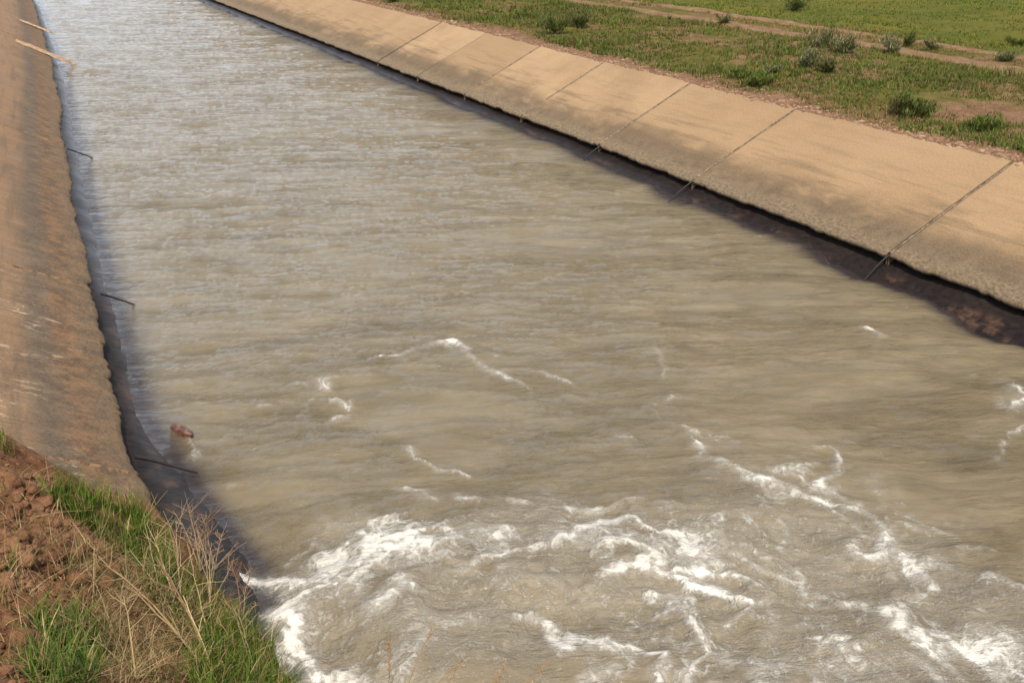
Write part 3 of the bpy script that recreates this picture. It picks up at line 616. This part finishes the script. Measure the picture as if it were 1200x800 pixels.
# thin scattering everywhere on the soil
px = inpoly(2200, [(60, 640), (130, 640), (200, 660), (260, 720), (300, 800), (120, 820), (100, 720)]); px = np.concatenate([px, inpoly(2200, [(0, 560), (60, 560), (200, 640), (300, 760), (320, 820), (0, 820)])]); P = hit(px[:, 0], px[:, 1], bz, 2, 12, 600); P = P[~np.isnan(P[:, 0])]; n = len(P)
V, F, cl = blades(P, RNG.uniform(.03, .16, n), RNG.uniform(.0015, .004, n), RNG.uniform(.3, 2.2, n), pick(n, STRAW+OLIVE), 3)
tag(mesh('dry_grass', V, F, M_STRAW, col=cl), 'thin straw litter and grass blades scattered over the red soil of the near bank', 'grass', kind='stuff')

def weed(base_px, tips, label, rad=.0045, seed=0, f=bz, pal=STRAW, twigs=7, up=.12, base=None):
    """a dried weed: long stems from one root to the given (u, v, height) points, with side twigs"""
    rng = np.random.default_rng(seed+900); b = np.array(base) if base is not None else hit(base_px[0], base_px[1], f, 1.5, 12, 700)[0]
    root = empty('dead_weed', b); tag(root, label, 'dead plant', 'dried weeds on the near bank')
    for (u, v, hh) in tips:
        g = hit(u, v, lambda x, y: f(x, y)+hh, 1.5, 12, 700)[0] if hh < 5 else None
        tip = g-b; t = np.linspace(0, 1, 9)[:, None]; P = tip*t + np.array([0, 0, 1.])*up*np.sin(t*math.pi)*np.linalg.norm(tip)*.8 + np.cumsum(rng.normal(0, .006, (9, 3)), 0)*t
        V, F = tube(P, np.linspace(rad, rad*.4, 9), 5); sc_ = pick(1, pal, rng); st = mesh('stem', V, F, M_STRAW, parent=root, col=np.tile(sc_, (len(V), 1)))
        for _ in range(twigs):
            i = rng.integers(2, 8); a = P[i]; L = np.linalg.norm(tip)*rng.uniform(.08, .28); d = (P[i]-P[i-1]); d = d/np.linalg.norm(d)+rng.normal(0, .75, 3); d[2] = abs(d[2])*.8; d /= np.linalg.norm(d)
            q = np.linspace(0, 1, 5)[:, None]; Q = a+d*L*q+np.cumsum(rng.normal(0, .005, (5, 3)), 0)*q; tw = [tube(Q, np.linspace(rad*.5, rad*.22, 5), 4)]
            if rng.random() < .6:
                d2 = d+rng.normal(0, .6, 3); d2 /= np.linalg.norm(d2); tw.append(tube(Q[2]+d2*L*.5*q, np.linspace(rad*.35, rad*.18, 5), 4))
            V, F, _x = join(tw); mesh('twig', V, F, M_STRAW, parent=st, col=np.tile(sc_*rng.uniform(.8, 1.15), (len(V), 1)))
def bzw(x, y): return np.maximum(bz(x, y), LIPZ-.1-SL*(np.asarray(x, float)-LX(y)))
weed((256, 806), [(112, 655, .12), (150, 690, .16), (185, 655, .2), (215, 700, .22)], 'large dried weed with long tan stems fanning from the bottom towards upper left', .006, 1, twigs=9)
weed((160, 800), [(95, 735, .1), (125, 770, .1), (190, 770, .12), (225, 780, .1), (150, 710, .2)], 'flattened dried weed lying over soil at the bottom, left of the long stems', .0045, 2)
weed((250, 770), [(233, 600, .06), (245, 640, .2), (222, 660, .2)], 'upright dried weed standing in grass by the water edge', .004, 3)
weed((252, 668), [(238, 606, .14), (262, 618, .18), (280, 640, .2), (225, 612, .12), (284, 662, .2)], 'tangled brown twiggy weed overhanging the dark wet lining', .0046, 4, f=bzw, twigs=16, pal=[(.2, .13, .075), (.26, .18, .11)])
weed((235, 670), [(205, 600, .1), (225, 590, .14), (248, 600, .16), (262, 640, .18), (230, 630, .16)], 'dark dense dry twigs at the broken slab end, above the tangled brown weed', .0046, 14, f=bzw, twigs=16, pal=[(.22, .14, .085), (.28, .19, .12)])
weed((285, 725), [(272, 660, .14), (292, 672, .14), (305, 705, .1), (262, 690, .16)], 'brown twiggy weed leaning over the water right of the tangled brown weed', .0046, 15, f=bzw, twigs=16, pal=[(.22, .14, .085), (.30, .2, .12)])
weed((190, 712), [(172, 600, .12), (186, 640, .16), (160, 650, .1)], 'slender pale dried stalks rising from the middle of the bank grass', .0035, 5, twigs=4)
weed((110, 700), [(90, 610, .1), (128, 600, .1), (115, 640, .14)], 'faint thin dry stalks on the bare soil left of the grass strip', .003, 6, twigs=4)
weed((140, 760), [(70, 690, .12), (100, 672, .1), (60, 730, .1), (150, 668, .14), (180, 690, .1)], 'low sprawling dried weed on the bare soil between the two green clumps', .0035, 8, twigs=10)
weed((215, 740), [(150, 640, .15), (180, 625, .2), (205, 610, .22), (250, 700, .2)], 'tall pale straw weed rising among the mixed grass in the middle', .0035, 9, twigs=10)
weed((300, 800), [(262, 690, .2), (282, 720, .2), (250, 735, .15)], 'dry branching stalk leaning out of the bottom bright grass', .004, 7, twigs=6)
def reed(base, tips, label, seed):
    rng = np.random.default_rng(seed); b = np.array(base); root = empty('dry_stalk', b); tag(root, label, 'dead plant', 'dry stalks rising in front of the water')
    for tx in tips:
        tip = np.array(tx)-b; t = np.linspace(0, 1, 9)[:, None]; P = tip*t+np.array([0, 0, .08])*np.sin(t*math.pi)+np.cumsum(rng.normal(0, .004, (9, 3)), 0)*t
        V, F = tube(P, np.linspace(.0032, .0012, 9), 4); mesh('stem', V, F, M_STRAW, parent=root, col=np.tile((.30, .19, .09), (len(V), 1)))
        n = 60; k = rng.uniform(.75, 1.0, n); Q = P[0]+(P[-1]-P[0])*k[:, None]; V, F, cl = blades(Q, rng.uniform(.012, .03, n), .0025, rng.uniform(.5, 1.5, n), pick(n, [(.36, .23, .12), (.28, .17, .09)], rng), 1, rng)
        mesh('seed_head', V, F, M_STRAW, parent=root, col=cl)
reed((.93, 3.05, .75), [at(462, 748, 1.25), at(505, 738, 1.2), at(545, 772, 1.1)], 'thin dry stalks with seed heads in front of the foam at the bottom', 1)
reed((1.0, 2.8, .7), [at(600, 778, 1.1), at(640, 770, 1.05), at(585, 792, 1.05)], 'faint reddish dry stalks just breaking the bottom edge at mid-width', 2)

# clods of earth on the near bank
cpx = inpoly(130, [(0, 545), (40, 560), (70, 610), (130, 660), (130, 700), (60, 720), (0, 790)]); cp = hit(cpx[:, 0], cpx[:, 1], bz, 2, 12, 600)
protos = [stone('soil_clod', (0, 0, 0), (.05, .04, .032), M_SOIL, 20+k, 3) for k in range(5)]
for i, p_ in enumerate(cp):
    if np.isnan(p_[0]): continue
    o = protos[i] if i < 5 else protos[i % 5].copy()
    if i >= 5: C.objects.link(o)
    s = float(np.clip(np.exp(RNG.normal(-.6, .4)), .25, 1.2)); o.scale = (s, s, s); o.location = (p_[0], p_[1], p_[2]+.006*s); o.rotation_euler = (RNG.uniform(-.4, .4), RNG.uniform(-.4, .4), RNG.uniform(0, 6.28))
    tag(o, 'reddish brown clod of dry earth on the crumbling bank at lower left', 'clod', 'clods of earth on the near bank')
n = 2600; px = inpoly(n, [(0, 530), (60, 555), (110, 590), (200, 680), (330, 815), (0, 815)]); P = hit(px[:, 0], px[:, 1], bz, 2, 12, 500); P = P[~np.isnan(P[:, 0])]
crumbs(P, np.exp(RNG.normal(-4.9, .5, len(P))).clip(.003, .025), 'soil_crumbs', M_SOIL, 'fine crumbs of reddish soil strewn over the near bank', .8)
